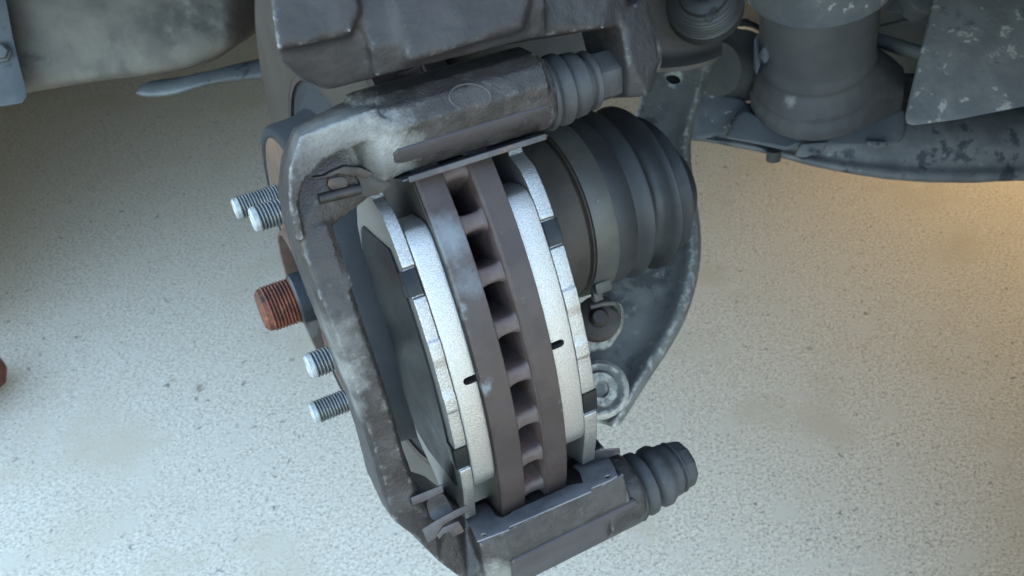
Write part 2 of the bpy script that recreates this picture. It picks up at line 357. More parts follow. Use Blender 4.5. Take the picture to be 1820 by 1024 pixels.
# ------------------------------------------------------------------ hub with studs
hub = thing('wheel_hub', 'hub nose with bright grey wheel studs poking through the rusty hat', 'wheel hub', B(-22, 0, 0))
m = MB(); m.lathe([(-15, 37), (-22.5, 36), (-29.5, 33.6), (-31, 32.4), (-30.6, 31.4), (-24, 30.4), (-10, 29.5), (-6, 12), (-6, 6)], seg=72, cap=False); m.build('pilot_ring', M['hat_rust'], hub)
a_st = .8684
for i in range(5):
    an = a_st+2*math.pi*i/5
    c = (0, 57.15*math.cos(an), 57.15*math.sin(an))
    m = MB(); m.thread(-42.6, -14, 5.9, 1.5, .75, c, seg=28)
    m.lathe([(-12, 5.1), (-42.4, 5.1)], c, seg=28)
    st = m.build('wheel_stud', M['stud'], hub, ang=25)
    m = MB(); m.lathe([(-41.6, 5.5), (-43.6, 5.3), (-44.3, 4.6), (-44.4, 3.2), (-43.9, 2.6), (-43.9, 0)], c, seg=28, cap=False)
    sub_of(m.build('stud_tip', M['stud_tip'], hub), st)
# ------------------------------------------------------------------ drive axle with CV boot
ax = thing('drive_axle', 'drive axle with rusty threaded stub end and a ribbed black rubber boot', 'drive axle', B(0, 0, 0))
m = MB(); m.thread(-48.4, -33.5, 11.2, 1.6, .8, seg=40); m.lathe([(-30, 10.2), (-48.6, 10.2)], seg=40)
m.lathe([(-47.4, 10.6), (-49.6, 10.3), (-51.2, 8.4), (-51.0, 4), (-50.4, 3), (-50.4, 0)], seg=40, cap=False)
m.build('threaded_stub', M['rust'], ax, ang=28)
m = MB(); m.lathe([(-5, 13.2), (-33.6, 12.6), (-34.6, 11.6), (-34.6, 6)], seg=48, cap=False); m.build('collar', M['collar'], ax)
m = MB(); m.lathe([(58, 20), (60, 40), (63, 43.5), (70, 44.5), (88, 46), (103, 46.4), (104.4, 45), (105.2, 46.8), (108, 46.4)], (0, 0, -1.2), seg=96, cap=False); m.build('joint_housing', M['joint'], ax)
def droop(p):                       # the shaft articulates a little beyond the joint
    t = max(0.0, p.x-120)/60
    return Vector((p.x-t*t*3, p.y+9*t*t+.10*t*p.y, p.z-7.0*t*t))
m = MB(); m.lathe([(106.0, 46.5), (106.4, 47.9), (107, 48.1), (118.2, 48.9), (118.9, 48.7), (119.0, 47.3), (119.0, 45)], (0, 0, -1.2), seg=96, cap=False)
bc = m.build('boot_clamp', M['band'], ax)
m = MB(); m.box(107.5, 113, -30, -26, -46.6, -40.5); m.box(106.5, 116, -36.2, -30.2, -40.5, -34.2)
sub_of(m.build('clamp_ear', M['band'], ax, bevel=.8), bc)
prof = [(117, 45.5), (119.3, 47.4), (121, 47.7), (130.6, 46.9), (131.3, 46.2), (131.7, 43.2), (132.6, 43.2), (134.2, 44.6), (138, 46.5), (140.6, 47.8), (141.3, 47.7),
        (142.2, 45.6), (144.4, 41.6), (147.4, 38.8), (150.6, 38.4), (153.6, 40.4), (156.6, 43.8), (158.8, 46.6), (159.8, 47.0), (160.6, 46.4), (162.0, 42.4), (164.6, 38.0), (168, 36.2), (171.4, 37.6), (174, 40.2), (175.0, 40.4), (175.8, 39.4), (177.4, 34.6), (180, 31), (184, 30.6), (186, 30), (187, 26), (190, 24), (197, 24), (198, 20)]
m = MB(); m.lathe(prof, (0, 0, -1.2), seg=96, cap=False, bend=droop); m.build('rubber_boot', M['boot'], ax, ang=52)
m = MB(); m.tube([(176, 8, -10), (195, 30, -20), (235, 90, -46), (270, 150, -70)], 13, 24); m.build('shaft', M['joint'], ax)
# ------------------------------------------------------------------ caliper bracket
br = thing('caliper_bracket', 'cast iron caliper bracket arching over both silver pads, with pale worn edges', 'bracket', B(-36, -134, 0))
def sec_hull(mb, secs):                    # chain of convex hulls between consecutive point rings
    for a, b in zip(secs[:-1], secs[1:]): mb.hull(a+b)
def ringx(x, poly): return [(x, p[0], p[1]) for p in poly]
UP = [(-116, 68.5), (-137.6, 69.2), (-138.2, 72.0), (-143.6, 77.9), (-146, 84.5), (-144.8, 91), (-141, 95.2), (-131, 97.6), (-116, 96.5)]
LO = [(-114, -71), (-141.6, -70.3), (-142.6, -82.6), (-133.4, -101.2), (-127, -104.6), (-114, -104)]
m = MB()
m.hull(ringx(-6.5, UP)+ringx(50, UP)+ringx(-12, [(-116, 68.5), (-134, 69), (-138, 76), (-138, 86), (-134, 94), (-120, 96.5)]))
m.lathe([(40, 13.8), (51, 13.8), (53.2, 13.4), (53.8, 12.2)], (0, -130.5, 81.6), seg=40)
m.hull(ringx(-5, LO)+ringx(50, LO)+ringx(-12, [(-114, -72), (-136, -71.5), (-136, -84), (-128, -99), (-114, -102)]))
m.lathe([(40, 16.2), (55, 16.2), (57.6, 15.6), (58, 14)], (0, -125.5, -87.6), seg=40)
# outboard bridge bar
def bar(x0, x1, y0, y1, z): return [(x0+1.5, y0, z), (x0, y0+3, z), (x0, y1, z), (x1, y1, z), (x1, y0+2.5, z), (x1-2, y0, z)]
bars = [bar(-43.6, -31.5, -141, -122, 62), bar(-44.2, -31.8, -143, -123, 52), bar(-43.2, -31.6, -145, -124, 30), bar(-41.8, -30.8, -145, -124, 0), bar(-42, -31, -144, -122, -22), bar(-42.2, -30, -142, -118, -36)]
sec_hull(m, bars)
# upper corner: bridge face running up into a shallow pocket, thin outboard rim, thick pale crown, slope up to the barrel
m.hull([(-43, -144, 40), (-31.5, -144, 40), (-43, -122, 40), (-32, -122, 40), (-41, -137.2, 76), (-31.5, -138.5, 66), (-41, -122, 76), (-31.5, -122, 66)])
m.hull([(-43, -141.5, 62), (-41, -137.5, 74), (-34, -135, 84), (-9, -134, 88), (-9, -134, 67), (-31, -138, 60), (-43, -118, 62), (-40, -118, 76), (-30, -116, 88), (-8, -114, 92), (-8, -116, 67), (-31, -118, 62)])
lip = [[(-44, -143.5, 60), (-41.8, -144, 60), (-43.6, -120, 60), (-40, -120, 60)], [(-43, -144.5, 72), (-40.6, -144.8, 71), (-41.8, -120, 73), (-38, -120, 72)], [(-40, -145.2, 82), (-37, -145, 77.5), (-37.5, -120, 83), (-33, -120, 79)],
       [(-34, -146, 90.5), (-29, -144.5, 82), (-31, -120, 91), (-27, -120, 83)], [(-22, -146.5, 92), (-19, -144.8, 83), (-20, -118, 93), (-20, -118, 84)], [(-9, -146, 92.5), (-8, -145.5, 84), (-8, -116, 95), (-8, -118, 84)]]
sec_hull(m, lip)
m.hull([(-11, -146.5, 92), (-14.5, -145.5, 86), (-10, -144, 78), (-11, -138.5, 68.5), (-4, -146, 86), (-4, -138, 69), (-17, -133, 68.5), (-19, -133, 84), (-13, -128, 92)])
# lower corner
lowr = [bar(-42.2, -30, -142, -118, -36), [(-41.5, -140, -47), (-40.5, -118, -52), (-28, -138, -42), (-27, -112, -46), (-34, -142, -44)], [(-36, -137.5, -58), (-34, -114, -68), (-22, -134, -48), (-20, -108, -54), (-28, -140, -54)],
        [(-29, -133, -76), (-27, -112, -84), (-18, -128, -56), (-16, -104, -62)], [(-20, -131, -93), (-19, -112, -95), (-12, -124, -66), (-10, -104, -70)], [(-9, -134, -99), (-8, -112, -102), (-4, -134, -76), (-4, -108, -74)]]
sec_hull(m, lowr)
m.hull([(-14, -136, -92), (-13, -137, -74), (-5, -141, -72), (-5, -141.5, -83), (-5, -133, -100), (-14, -118, -98), (-14, -112, -72)])
# inboard lugs that bolt to the knuckle
m.hull([(40, -118, 70), (56, -118, 70), (40, -118, 94), (56, -118, 94), (44, -70, 66), (58, -70, 66), (44, -70, 86), (58, -70, 86)])
m.hull([(40, -116, -72), (56, -116, -72), (40, -116, -100), (56, -116, -100), (44, -70, -66), (58, -70, -66), (44, -70, -86), (58, -70, -86)])
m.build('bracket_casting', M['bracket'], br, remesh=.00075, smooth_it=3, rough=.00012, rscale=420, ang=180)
# machined lands on the barrels
m = MB(lambda p: B(p.x, p.y-.55, p.z-.5)); m.slab([(-5.5, -138.5, 72.2), (49, -138.5, 72.2), (50.3, -139.5, 73.4), (50.3, -143, 77.2), (49, -143.9, 78.1), (-5.5, -143.9, 78.1), (-7, -143, 77.2), (-7, -139.5, 73.4)], (0, 1.6, 1.6))
m.build('machined_land', M['machined'], br, bevel=.25)
m = MB(lambda p: B(p.x, p.y-.5, p.z-.25)); m.slab([(-3.2, -142.7, -83.2), (51.5, -142.7, -83.2), (52.5, -142, -84.4), (53, -135, -99), (52, -133.6, -101.2), (-2, -133.6, -101.2), (-4.2, -135, -99), (-4.2, -142, -84.4)], (0, 1.6, 1.0))
m.build('machined_land', M['machined'], br, bevel=.25)
# raised ring mark cast into the upper barrel
cpts = []
for k in range(20):
    an = math.radians(-60+300*k/19)
    q = atB(835+36*math.cos(an), 172-23*math.sin(an), y=-145.2); cpts.append(q)
m = MB(); m.tube([(q.x, q.y-.62+max(0, (q.z-84.5))*.17+max(0, 84.5-q.z)*.28, q.z) for q in cpts], .42, 8); m.build('cast_mark', M['machined'], br)
# ------------------------------------------------------------------ slide pins with boots
def slide_pin(label, c, prof, head, group):
    t = thing('slide_pin', label, 'slide pin', B(58, c[1], c[2]), group)
    m = MB(); m.lathe(prof, c, seg=56, cap=False); m.build('dust_boot', M['rubber'], t, ang=50)
    return t
c = (0, -130.5, 79.8)
def mp(prof, x0, x1, X0, X1, k): return [(X0+(x-x0)*(X1-X0)/(x1-x0), r*k) for x, r in prof]
pf = [(56, 11), (57, 14.6), (58.3, 15.2), (59.4, 14.6), (59.8, 12.4), (61, 13.4), (63.0, 14.6), (65.4, 14.7), (66.4, 12.4), (67.0, 11.6), (68.6, 12.8), (70, 13.4), (73.2, 13.1), (74.4, 11.0), (76, 10.8), (76.8, 12.2), (78.6, 12.4), (79.4, 11.2), (80, 9.5), (80, 4)]
t = slide_pin('upper slide pin, its pleated boot running up to the raised caliper', c, mp(pf, 57, 80, 53.4, 74.4, .87), None, 'bracket slide pins')
m = MB(); m.lathe([(73.5, 8.8), (73.8, 9.3), (82.6, 9.3), (83, 8.8)], c, seg=6); m.build('pin_head', M['rubber'], t, bevel=.35)
c = (0, -125.5, -90)
pf = [(56.5, 12), (57.5, 15.6), (58.6, 16), (59.6, 15.2), (60, 12.6), (61.4, 14), (63.4, 15.5), (65.6, 15.3), (67.0, 12.6), (67.6, 10.9), (69, 12.8), (71, 14.8), (74, 15), (76, 13.4), (77.6, 12.8), (80, 12.8), (80.6, 11.2), (81.4, 11.2), (82, 12.6), (82.6, 12.7), (83.4, 11.6), (83.6, 6)]
t = slide_pin('lower slide pin, free end capped, its pleated boot over bare concrete', c, mp(pf, 56.5, 83.6, 56.5, 82.5, .9), None, 'bracket slide pins')
m = MB(); m.lathe([(80, 10.4), (81.4, 10.8), (85.6, 10.6), (87.2, 9.9), (88, 8.4), (88.1, 0)], c, seg=10, cap=False); m.build('pin_head', M['rubber'], t, bevel=.4)
# ------------------------------------------------------------------ brake pads
def arc(r, a0, a1, n): return [(-r*math.cos(math.radians(a0+(a1-a0)*i/(n-1))), r*math.sin(math.radians(a0+(a1-a0)*i/(n-1)))) for i in range(n)]
def plate_outline():
    o = []
    RO, RN = 146.6, 145.6
    for a0, a1, r in [(-19.8, -15.7, RO), (-15.6, -11.5, RN), (-11.4, -5.5, RO), (-5.2, -3, RO+.5), (-2.6, 2.0, RO), (2.4, 5.2, RO+.5), (5.5, 11.4, RO), (11.5, 15.6, RN), (15.7, 19.2, RO)]:
        o += arc(r, a0, a1, 5)
    up = [(-136.4, 52.5), (-133.5, 57), (-126.5, 61.4), (-125, 66.2), (-108.5, 66.2), (-107, 59.8), (-98.5, 54.6), (-91.5, 47), (-87.6, 37)]
    dn = [(-88.5, -26), (-86.8, -48), (-90, -53), (-96.6, -58.5), (-102.8, -68.0), (-118, -68.2), (-129.6, -66.6), (-132, -61), (-134.8, -56)]
    return o+up+arc(92.2, 14, -12, 6)+dn
def friction_outline():
    o = arc(147.4, -17.6, 17.6, 21)
    up = [(-139.4, 47.2), (-136.6, 50.4), (-132, 52), (-124, 52), (-112, 48), (-103, 42)]
    return o+up+arc(100.5, 19, -19, 7)+[(y, -z) for y, z in up[::-1]]
def shim_outline(s=1):
    o = arc(141.2, -17.5, 15.6, 15)[::1]
    o = [(-132.5, -49.5)]+arc(140.6, -17.9, 16.6, 20)+[(-132.5, 45), (-103, 48.5), (-99, 46.4), (-93, 40)]
    return o+arc(93.6, 18, -16, 7)+[(-92, -42), (-103, -47)]
def pad(label, x_f0, x_f1, x_b, sgn, shimmed):
    """friction from x_f0 (disc side) to x_f1, backing plate to x_b"""
    t = thing('brake_pad', label, 'brake pad', B(x_b, -134, 0), 'brake pads in the bracket')
    lo, hi = sorted((x_f1, x_b))
    m = MB(); m.prism(plate_outline(), 'x', lo, hi); bp = m.build('backing_plate', M['silver_edge'], t, bevel=.7, seg=3)
    lo, hi = sorted((x_f0, x_f1-sgn*.05))
    fo = friction_outline()
    m = MB()
    m.prism(fo, 'x', lo, hi)
    cu = MB()                                    # wear slot, round-ended, cut in from the disc side
    xe = x_f0+(x_f1-x_f0)*.44; e0 = x_f0-(x_f1-x_f0)*.3; rr_ = 1.45
    pts = [(e0, -4.3-rr_), (xe, -4.3-rr_)]+[(xe+(1 if xe > e0 else -1)*rr_*math.cos(q), -4.3+rr_*math.sin(q)) for q in (-1.0, -.5, 0, .5, 1.0)]+[(xe, -4.3+rr_), (e0, -4.3+rr_)]
    cu.prism(pts, 'y', -170, -80)
    m.build('friction_block', M['silver'], t, bevel=1.1, seg=3, cut=cu, ang=24)
    x0 = x_b; x1 = x_b+(x_b-x_f1)/abs(x_b-x_f1)*.8
    lo, hi = sorted((x0, x1))
    m = MB(); m.prism(shim_outline(), 'x', lo+.02, hi)
    sh = m.build('shim', M['shim'], t, bevel=.12, seg=1)
    for a in (-13.55, 13.55):
        ca, sa = math.cos(math.radians(a)), math.sin(math.radians(a))
        inn = x_f1+(x_b-x_f1)*.06
        m = MB(); l2, h2 = sorted((inn, x1))
        pts = []
        def rp(r, q): return (-(r*ca)+q*sa, r*sa+q*ca)
        m.prism([rp(140.0, -4.6), rp(146.2, -4.6), rp(146.2, 4.6), rp(140.0, 4.6)], 'x', *sorted((x1-(x1-x0)*.0, x0+(x1-x0)*.02)))
        m.prism([rp(145.3, -4.6), rp(146.3, -4.6), rp(146.3, 4.6), rp(145.3, 4.6)], 'x', l2+.02, h2-.03)
        sub_of(m.build('shim_tab', M['shim'], t, bevel=.25), sh)
    # folded-over lip of the shim along its sides
    return t
pad('silver brake pad with black shim, between the bracket arm and the disc', -.2, -9.2, -13.8, -1, True)
pad('silver brake pad between the disc and the ribbed rubber boot', 28.9, 38.5, 44.3, 1, True)
# ------------------------------------------------------------------ abutment clips
def pxsheet(mb, pts, th, **k):
    mb.slab([atB(a, b, **k) for a, b in pts], th)
t = thing('abutment_clip', 'brown-tinged spring clip hooked under the upper barrel of the bracket', 'spring clip', B(10, -138, 67), 'pad abutment clips')
m = MB(); m.slab([(-6, -141.5, 67.2), (48, -141.5, 67.2), (48, -120, 67.2), (-6, -120, 67.2)], (0, 0, .6)); m.slab([(-4, -142.0, 66.4), (47, -142.0, 66.4), (47, -142.0, 68.4), (-4, -142.0, 68.4)], (0, .6, 0))
m.build('slide_strip', M['clip'], t, bevel=.15)
m = MB(); pxsheet(m, [(655, 312), (690, 322), (698, 330), (672, 347), (640, 352), (630, 352), (636, 338), (640, 325), (632, 312), (622, 306), (640, 300)], (0, 1, .3), y=-137); m.build('clip_web', M['clip_top'], t, bevel=.2)
m = MB(); q0, q1 = atB(566, 354, y=-139), atB(640, 336, y=-138); m.tube([q0, (q0+q1)/2, q1], [1.7, 1.8, 1.8], 12); m.build('rolled_tab', M['clip_top'], t)
m = MB(); pxsheet(m, [(556, 316), (562, 320), (590, 314), (600, 309), (655, 316), (665, 308), (640, 298), (612, 296), (588, 306), (575, 313)], (0, 1, .5), y=-138.5); m.build('spring_finger', M['clip_top'], t, bevel=.2)
m = MB(); pxsheet(m, [(584, 318), (606, 314), (618, 318), (618, 332), (592, 338), (582, 330)], (0, 1.2, 0), y=-139.6); m.build('retaining_tongue', M['clip_top'], t, bevel=.2)
t = thing('abutment_clip', 'flat grey spring clip with small round holes lying on the lower barrel', 'spring clip', B(18, -138, -69), 'pad abutment clips')
m = MB(); ZC = -68.6
outl = [(848, 962), (904, 941), (905, 936), (1050, 873), (1051, 867), (1085, 853), (1097, 845), (1092, 830), (1077, 806), (1045, 812), (1018, 828), (1030, 838), (1036, 858), (1012, 862), (1000, 868), (912, 908), (905, 914), (893, 920), (882, 917), (866, 894), (830, 902), (820, 912), (836, 935)]
pxsheet(m, outl, (0, 0, -.7), z=ZC)
cu = MB()
for px, py in ((859, 951), (1080, 847)):            # the two drilled holes
    cu.lathe([(-6, 1.25), (2, 1.25)], atB(px, py, z=ZC), axis=(0, 0, 1), seg=16)
m.build('slide_strip', M['clip_low'], t, bevel=.15, cut=cu)
m = MB(); q = [atB(1022, 836, z=-67), atB(1045, 815, z=-66), atB(1065, 800, z=-63), atB(1080, 800, z=-62.5), atB(1100, 800, z=-64.5)]
m.slab([atB(1040, 818, z=-67), atB(1052, 803, z=-63), atB(1066, 798, z=-61), atB(1085, 797, z=-62), atB(1101, 796, z=-64), atB(1102, 803, z=-66), atB(1085, 808, z=-66), atB(1078, 812, z=-68)], (0, 0, -.9)); m.build('spring_finger', M['clip'], t, bevel=.2)
m = MB(); pxsheet(m, [(730, 885), (733, 899), (760, 889), (789, 875), (786, 862), (737, 882)], (.2, 1, -.3), y=-143); m.build('lip', M['clip'], t, bevel=.25)
m = MB(); m.grid([[atB(757, 891, y=-143), atB(773, 884, y=-143), atB(789, 874, y=-143)], [atB(761, 908, y=-139), atB(779, 902, y=-139), atB(797, 894, y=-139)], [atB(768, 928, y=-142), atB(788, 922, y=-142), atB(810, 914, y=-142)]]); m.build('clip_web', M['clip'], t, sub=2, solid=.0007)
m = MB(); pxsheet(m, [(750, 941), (761, 966), (776, 956), (778, 948), (788, 934), (800, 926), (836, 908), (829, 898), (806, 908), (770, 928)], (.2, 1, -.4), y=-144.5); m.build('rolled_tab', M['clip'], t, bevel=.3)
m = MB(); pxsheet(m, [(776, 952), (786, 938), (802, 931), (815, 926), (826, 945), (806, 955), (799, 946), (788, 950), (781, 959)], (.2, 1, -.4), y=-141.5); m.build('retaining_tongue', M['clip'], t, bevel=.3)
# ------------------------------------------------------------------ caliper (swung up)
ca = thing('brake_caliper', 'brake caliper swung up on its pin above the bracket', 'caliper', B(30, -130, 130))
m = MB()
m.hull([(-8, -150, 101.5), (50, -150, 100.5), (-8, -128, 103), (50, -128, 103), (-8, -153, 110), (52, -153, 110), (-8, -148, 190), (52, -148, 190), (-8, -110, 190), (52, -110, 190), (-8, -118, 112), (50, -118, 112)])
m.hull([(-30, -146, 107), (-22, -144, 101), (-6, -146, 101), (-34, -150, 113.5), (-6, -150, 113), (-20, -148, 190), (-6, -148, 190), (-6, -80, 190), (-2, -80, 190), (-19, -105, 118), (-17, -110, 104), (-6, -110, 104)])
m.hull([(-34.6, -154, 116), (-13, -156, 115.5), (-8, -155.5, 122), (-23, -154, 190), (-8, -155, 190), (-32, -140, 114), (-10, -140, 114), (-20, -140, 190), (-8, -140, 190)])
m.hull([(2, -155.5, 104), (40, -155.5, 105), (46, -155, 114), (46, -152, 190), (0, -152, 190), (0, -150, 102), (44, -150, 103), (48, -146, 190), (0, -146, 190)])
m.lathe([(42, 34), (46, 38), (92, 38), (98, 33)], (0, -112, 158), seg=40)
m.hull([(44, -150, 101), (74, -147, 97.5), (86, -142, 96), (44, -148, 150), (96, -140, 150), (44, -120, 99), (96, -116, 96), (44, -120, 150), (96, -110, 150)])
m.hull([(82.5, -144, 100), (82.5, -144, 84), (83, -139, 71.5), (97, -137, 73), (98.5, -140, 84), (99, -138, 104), (83, -116, 70), (97, -116, 71), (99, -112, 104), (83, -112, 104), (90, -141.5, 70)])
m.build('caliper_casting', M['caliper'], ca, remesh=.0011, smooth_it=9, rough=.00015, rscale=260, ang=180)
m = MB(); m.lathe([(98, 9), (101.5, 9), (102.5, 7), (102.5, 0)], (0, -128, 84), seg=24, cap=False); m.build('pin_bolt', M['caliper'], ca, bevel=.4)
# ------------------------------------------------------------------ knuckle behind the disc
kn = thing('steering_knuckle', 'dark knuckle casting glimpsed through the gap below the raised caliper', 'knuckle', B(75, -30, 60))
m = MB(); m.lathe([(38, 30), (38, 60), (44, 62), (56, 56), (60, 46), (60, 30)], seg=48, cap=False); m.build('hub_carrier', M['dark'], kn)
m = MB(); m.hull([(46, -50, 30), (60, -50, 30), (46, 40, 40), (60, 40, 40), (48, -66, 104), (66, -66, 104), (50, 50, 104), (66, 50, 104)]); m.hull([(62, -60, 76), (118, -60, 74), (140, -20, 66), (70, 40, 66), (140, 40, 66), (50, -40, 180), (110, -40, 180), (60, 60, 180), (110, 60, 180)]); m.build('upper_arm', M['dark'], kn, bevel=5, seg=3)
m = MB(); m.hull([(40, -60, -40), (62, -60, -40), (44, -72, -90), (60, -72, -90), (44, 20, -60), (60, 20, -60)]); m.build('lower_arm', M['dark'], kn, bevel=4, seg=3)
# ------------------------------------------------------------------ parts behind the disc
def hullw(mb, px): mb.hull([at(a, b, d) for a, b, d in px])
# stamped lower arm that passes behind the boot
la = thing('lower_control_arm', 'grey stamped steel suspension arm with a chipped flange edge, curving below the rubber boot', 'control arm', at(1200, 450, .52))
m = MB(ID)
rows = []
spine = [  # left edge, right edge in the arm's own length, depth
    (1150, 60, 1275, 90, .60), (1150, 110, 1262, 130, .595), (1140, 170, 1246, 180, .585), (1120, 240, 1224, 245, .575), (1110, 320, 1232, 325, .56), (1100, 400, 1248, 402, .545), (1080, 470, 1247, 480, .535), (1050, 540, 1222, 566, .525), (1020, 590, 1190, 622, .52), (1005, 640, 1150, 680, .515), (1000, 690, 1120, 730, .51), (1000, 730, 1098, 762, .51)]
for lx, ly, rx, ry, d in spine:
    r = []
    for k, (u, dd) in enumerate([(0, 0), (.25, 0), (.5, -.001), (.68, -.002), (.80, -.008), (.88, -.013), (.95, -.012), (1, -.004), (1.0, .012), (.97, .028)]):
        r.append(at(lx+(rx-lx)*u, ly+(ry-ly)*u, d+dd))
    rows.append(r)
cu = MB(ID); cu.lathe([(-.03, .0055), (.03, .0055)], at(1197, 141, .592), axis=(0.1, -.35, .9), seg=24)
m.grid(rows); m.build('arm_stamping', M['arm'], la, sub=2, solid=.004, cut=cu, ang=60)
m = MB(ID); m.slab([at(1165, 100, .612), at(1235, 100, .612), at(1225, 190, .606), at(1160, 190, .606)], (.0, .003, -.003)); m.build('hole_backing', M['dark'], la)  # dark sheet added behind the hole so it looks dark
bj = thing('ball_joint', 'round ball joint seat with a dull bolt, half hidden behind the right-hand pad', 'ball joint', at(1068, 690, .49))
axd = Vector((-.25, -.55, .8)).normalized()
m = MB(ID); m.lathe([(-.01, .017), (0, .0165), (.003, .014), (.002, .0105), (.004, .009), (.004, .005), (.0015, .004), (.0015, 0)], at(1066, 692, .487), axis=axd, seg=40, cap=False); m.build('socket', M['arm'], bj)
m = MB(ID); m.hull([at(1045, 640, .497), at(1095, 655, .497), at(1103, 690, .497), at(1085, 735, .495), at(1062, 745, .493), at(1035, 700, .493), at(1045, 640, .515), at(1095, 655, .515), at(1103, 690, .515), at(1085, 735, .51), at(1062, 745, .51), at(1035, 700, .51)]); m.build('seat_flange', M['arm'], bj, bevel=.003, seg=3)
m = MB(ID); m.lathe([(-.012, .013), (0, .0125), (.002, .009), (.002, .0055), (.006, .005), (.0075, .0035), (.0075, 0)], at(1064, 565, .48), axis=Vector((-.3, -.55, .75)), seg=32, cap=False); m.build('castle_nut', M['joint'], bj)
m = MB(ID); m.tube([at(1050, 545, .47), at(1070, 540, .47), at(1090, 538, .472), at(1099, 548, .478), at(1098, 560, .483)], .0016, 10); m.build('split_pin', M['band'], bj)
m = MB(ID); m.hull([at(1030, 535, .50), at(1105, 535, .505), at(1112, 575, .505), at(1085, 620, .50), at(1030, 630, .495), at(1030, 535, .525), at(1105, 535, .53), at(1085, 620, .52), at(1030, 630, .52)]); m.build('boss', M['arm'], bj, bevel=.004, seg=3)
# strut lower plate beside the caliper
sp = thing('strut_bracket', 'brown-grey sheet steel strut bracket with a turned lip, just right of the caliper', 'bracket', at(1215, 80, .49))
m = MB(ID)
rows = []
for u, (tx, ty, bx, by) in enumerate([(1120, -140, 1120, 105), (1170, -145, 1172, 110), (1220, -150, 1232, 104), (1262, -152, 1276, 90), (1268, -152, 1284, 84)]):
    dz = [.0, -.002, -.001, .004, .012][u]
    col = [at(tx+(bx-tx)*k, ty+(by-ty)*k, .495+dz) for k in (0, .35, .7, .9, .97)]
    col += [at(bx, by+4, .487+dz), at(bx+1, by+13, .484+dz)]
    rows.append(col)
m.grid(rows); m.build('sheet', M['strut'], sp, sub=2, solid=.003, rough=.0003, rscale=60, ang=70)
m = MB(ID); m.hull([at(1150, 20, .47), at(1175, 95, .47), at(1166, 132, .47), at(1150, 150, .47), at(1135, 30, .49), at(1172, 100, .50), at(1150, 150, .50)]); m.build('gusset', M['caliper'], sp, bevel=.003, seg=3)
# ribbed rubber bush
bu = thing('rubber_bush', 'dark rubber bush with fine moulded rings and raised letters, at the top edge', 'rubber bush', at(1250, -10, .46))
q = at(1250, -12, .455); axd = ((CW-q).normalized()+Vector((.05, .25, .35))).normalized()
pr_ = [(-.02, .0205)]
for k in range(8): pr_ += [(-.012+k*.0016, .0203-.0003*k*k*.45), (-.0116+k*.0016, .0197-.0003*k*k*.45), (-.0108+k*.0016, .0197-.0003*k*k*.45)]
pr_ += [(.0025, .0125), (.0045, .009), (.0045, .0065), (.002, .006), (.002, 0)]
m = MB(ID); m.lathe(pr_, q, axis=axd, seg=64, cap=False); m.build('bush', M['boot'], bu, ang=30)
def text(parent, s, size, origin, xdir, ydir, ext, material):
    cu = bpy.data.curves.new('lettering', 'FONT'); cu.body = s; cu.size = size; cu.extrude = ext; cu.align_x = 'CENTER'; cu.resolution_u = 3
    o = bpy.data.objects.new('lettering', cu); COL.objects.link(o)
    dg = bpy.context.evaluated_depsgraph_get(); me = bpy.data.meshes.new_from_object(o.evaluated_get(dg)); bpy.data.objects.remove(o)
    x = Vector(xdir).normalized(); z = x.cross(Vector(ydir)).normalized(); y = z.cross(x)
    mm = Matrix((x, y, z)).transposed().to_4x4(); mm.translation = Vector(origin)-Vector(parent['_loc'])
    me.transform(mm); me.materials.append(material); o = bpy.data.objects.new('lettering', me); COL.objects.link(o); o.parent = parent; return o
a_, b_ = at(1258, 44, .4475), at(1282, 18, .4475)
text(bu, 'OD', .0062, (a_+b_)/2-(at(1262, 18, .4475)-at(1268, 26, .4475))*.2, b_-a_, at(1250, 10, .4475)-at(1268, 30, .4475), .0004, M['rubber'])
# bushing housing on the right
hs = thing('arm_bushing_housing', 'dusty grey round bushing housing flaring into an arm, with a pale paint chip', 'bushing housing', at(1450, 150, .60))
p0_ = at(1451, 112, .618); up_ = (at(1456, 2, .576)-p0_).normalized()
hx = up_.cross((CW-p0_)).normalized(); hx = -hx if hx.dot(at(1600, 150, .63)-p0_) < 0 else hx
hy = up_.cross(hx).normalized()
def ring_pts(t_, r, sq=1.0): return [p0_+up_*t_+(hx*math.cos(k*math.pi/12)+hy*math.sin(k*math.pi/12)*sq)*r for k in range(24)]
def arm_pts(t_, h_): return [at(1606, 150, .64)+up_*(t_+q)+hy*e for q in (0, h_) for e in (-.012, .012)]
m = MB(ID); m.lathe([(-.03, .038), (.004, .0380), (.006, .0395), (.012, .0395), (.014, .0384), (.10, .0384)], p0_, axis=up_, seg=48)
m.hull(ring_pts(.002, .0385)+ring_pts(-.012, .0435)+ring_pts(-.015, .0435)+arm_pts(-.004, .010))
m.hull(ring_pts(-.013, .0405)+ring_pts(-.022, .0465)+ring_pts(-.030, .0465)+ring_pts(-.036, .041)+arm_pts(-.016, .013))
def on_axis(px, py, r):                      # where a pixel's ray first meets a cylinder of radius r about the housing axis
    for k in range(400):
        p = at(px, py, .5+k*.0005); q = p-p0_
        if (q-up_*q.dot(up_)).length < r: return p
    return p
M['knob_chip'] = mat('dusty_bushing_chipped', (.037,.0365,.0375), (.05,.049,.0495), 30, .7, 0, .0002, 400, zones=[(on_axis(1400, 185, .0435)-at(1450, 150, .60), .0055, (.27,.255,.23)), (on_axis(1337, 176, .0435)-at(1450, 150, .60), .0022, (.27,.255,.23))])
m.build('housing_casting', M['knob_chip'], hs, remesh=.0014, smooth_it=7, rough=.0003, rscale=70, ang=180)
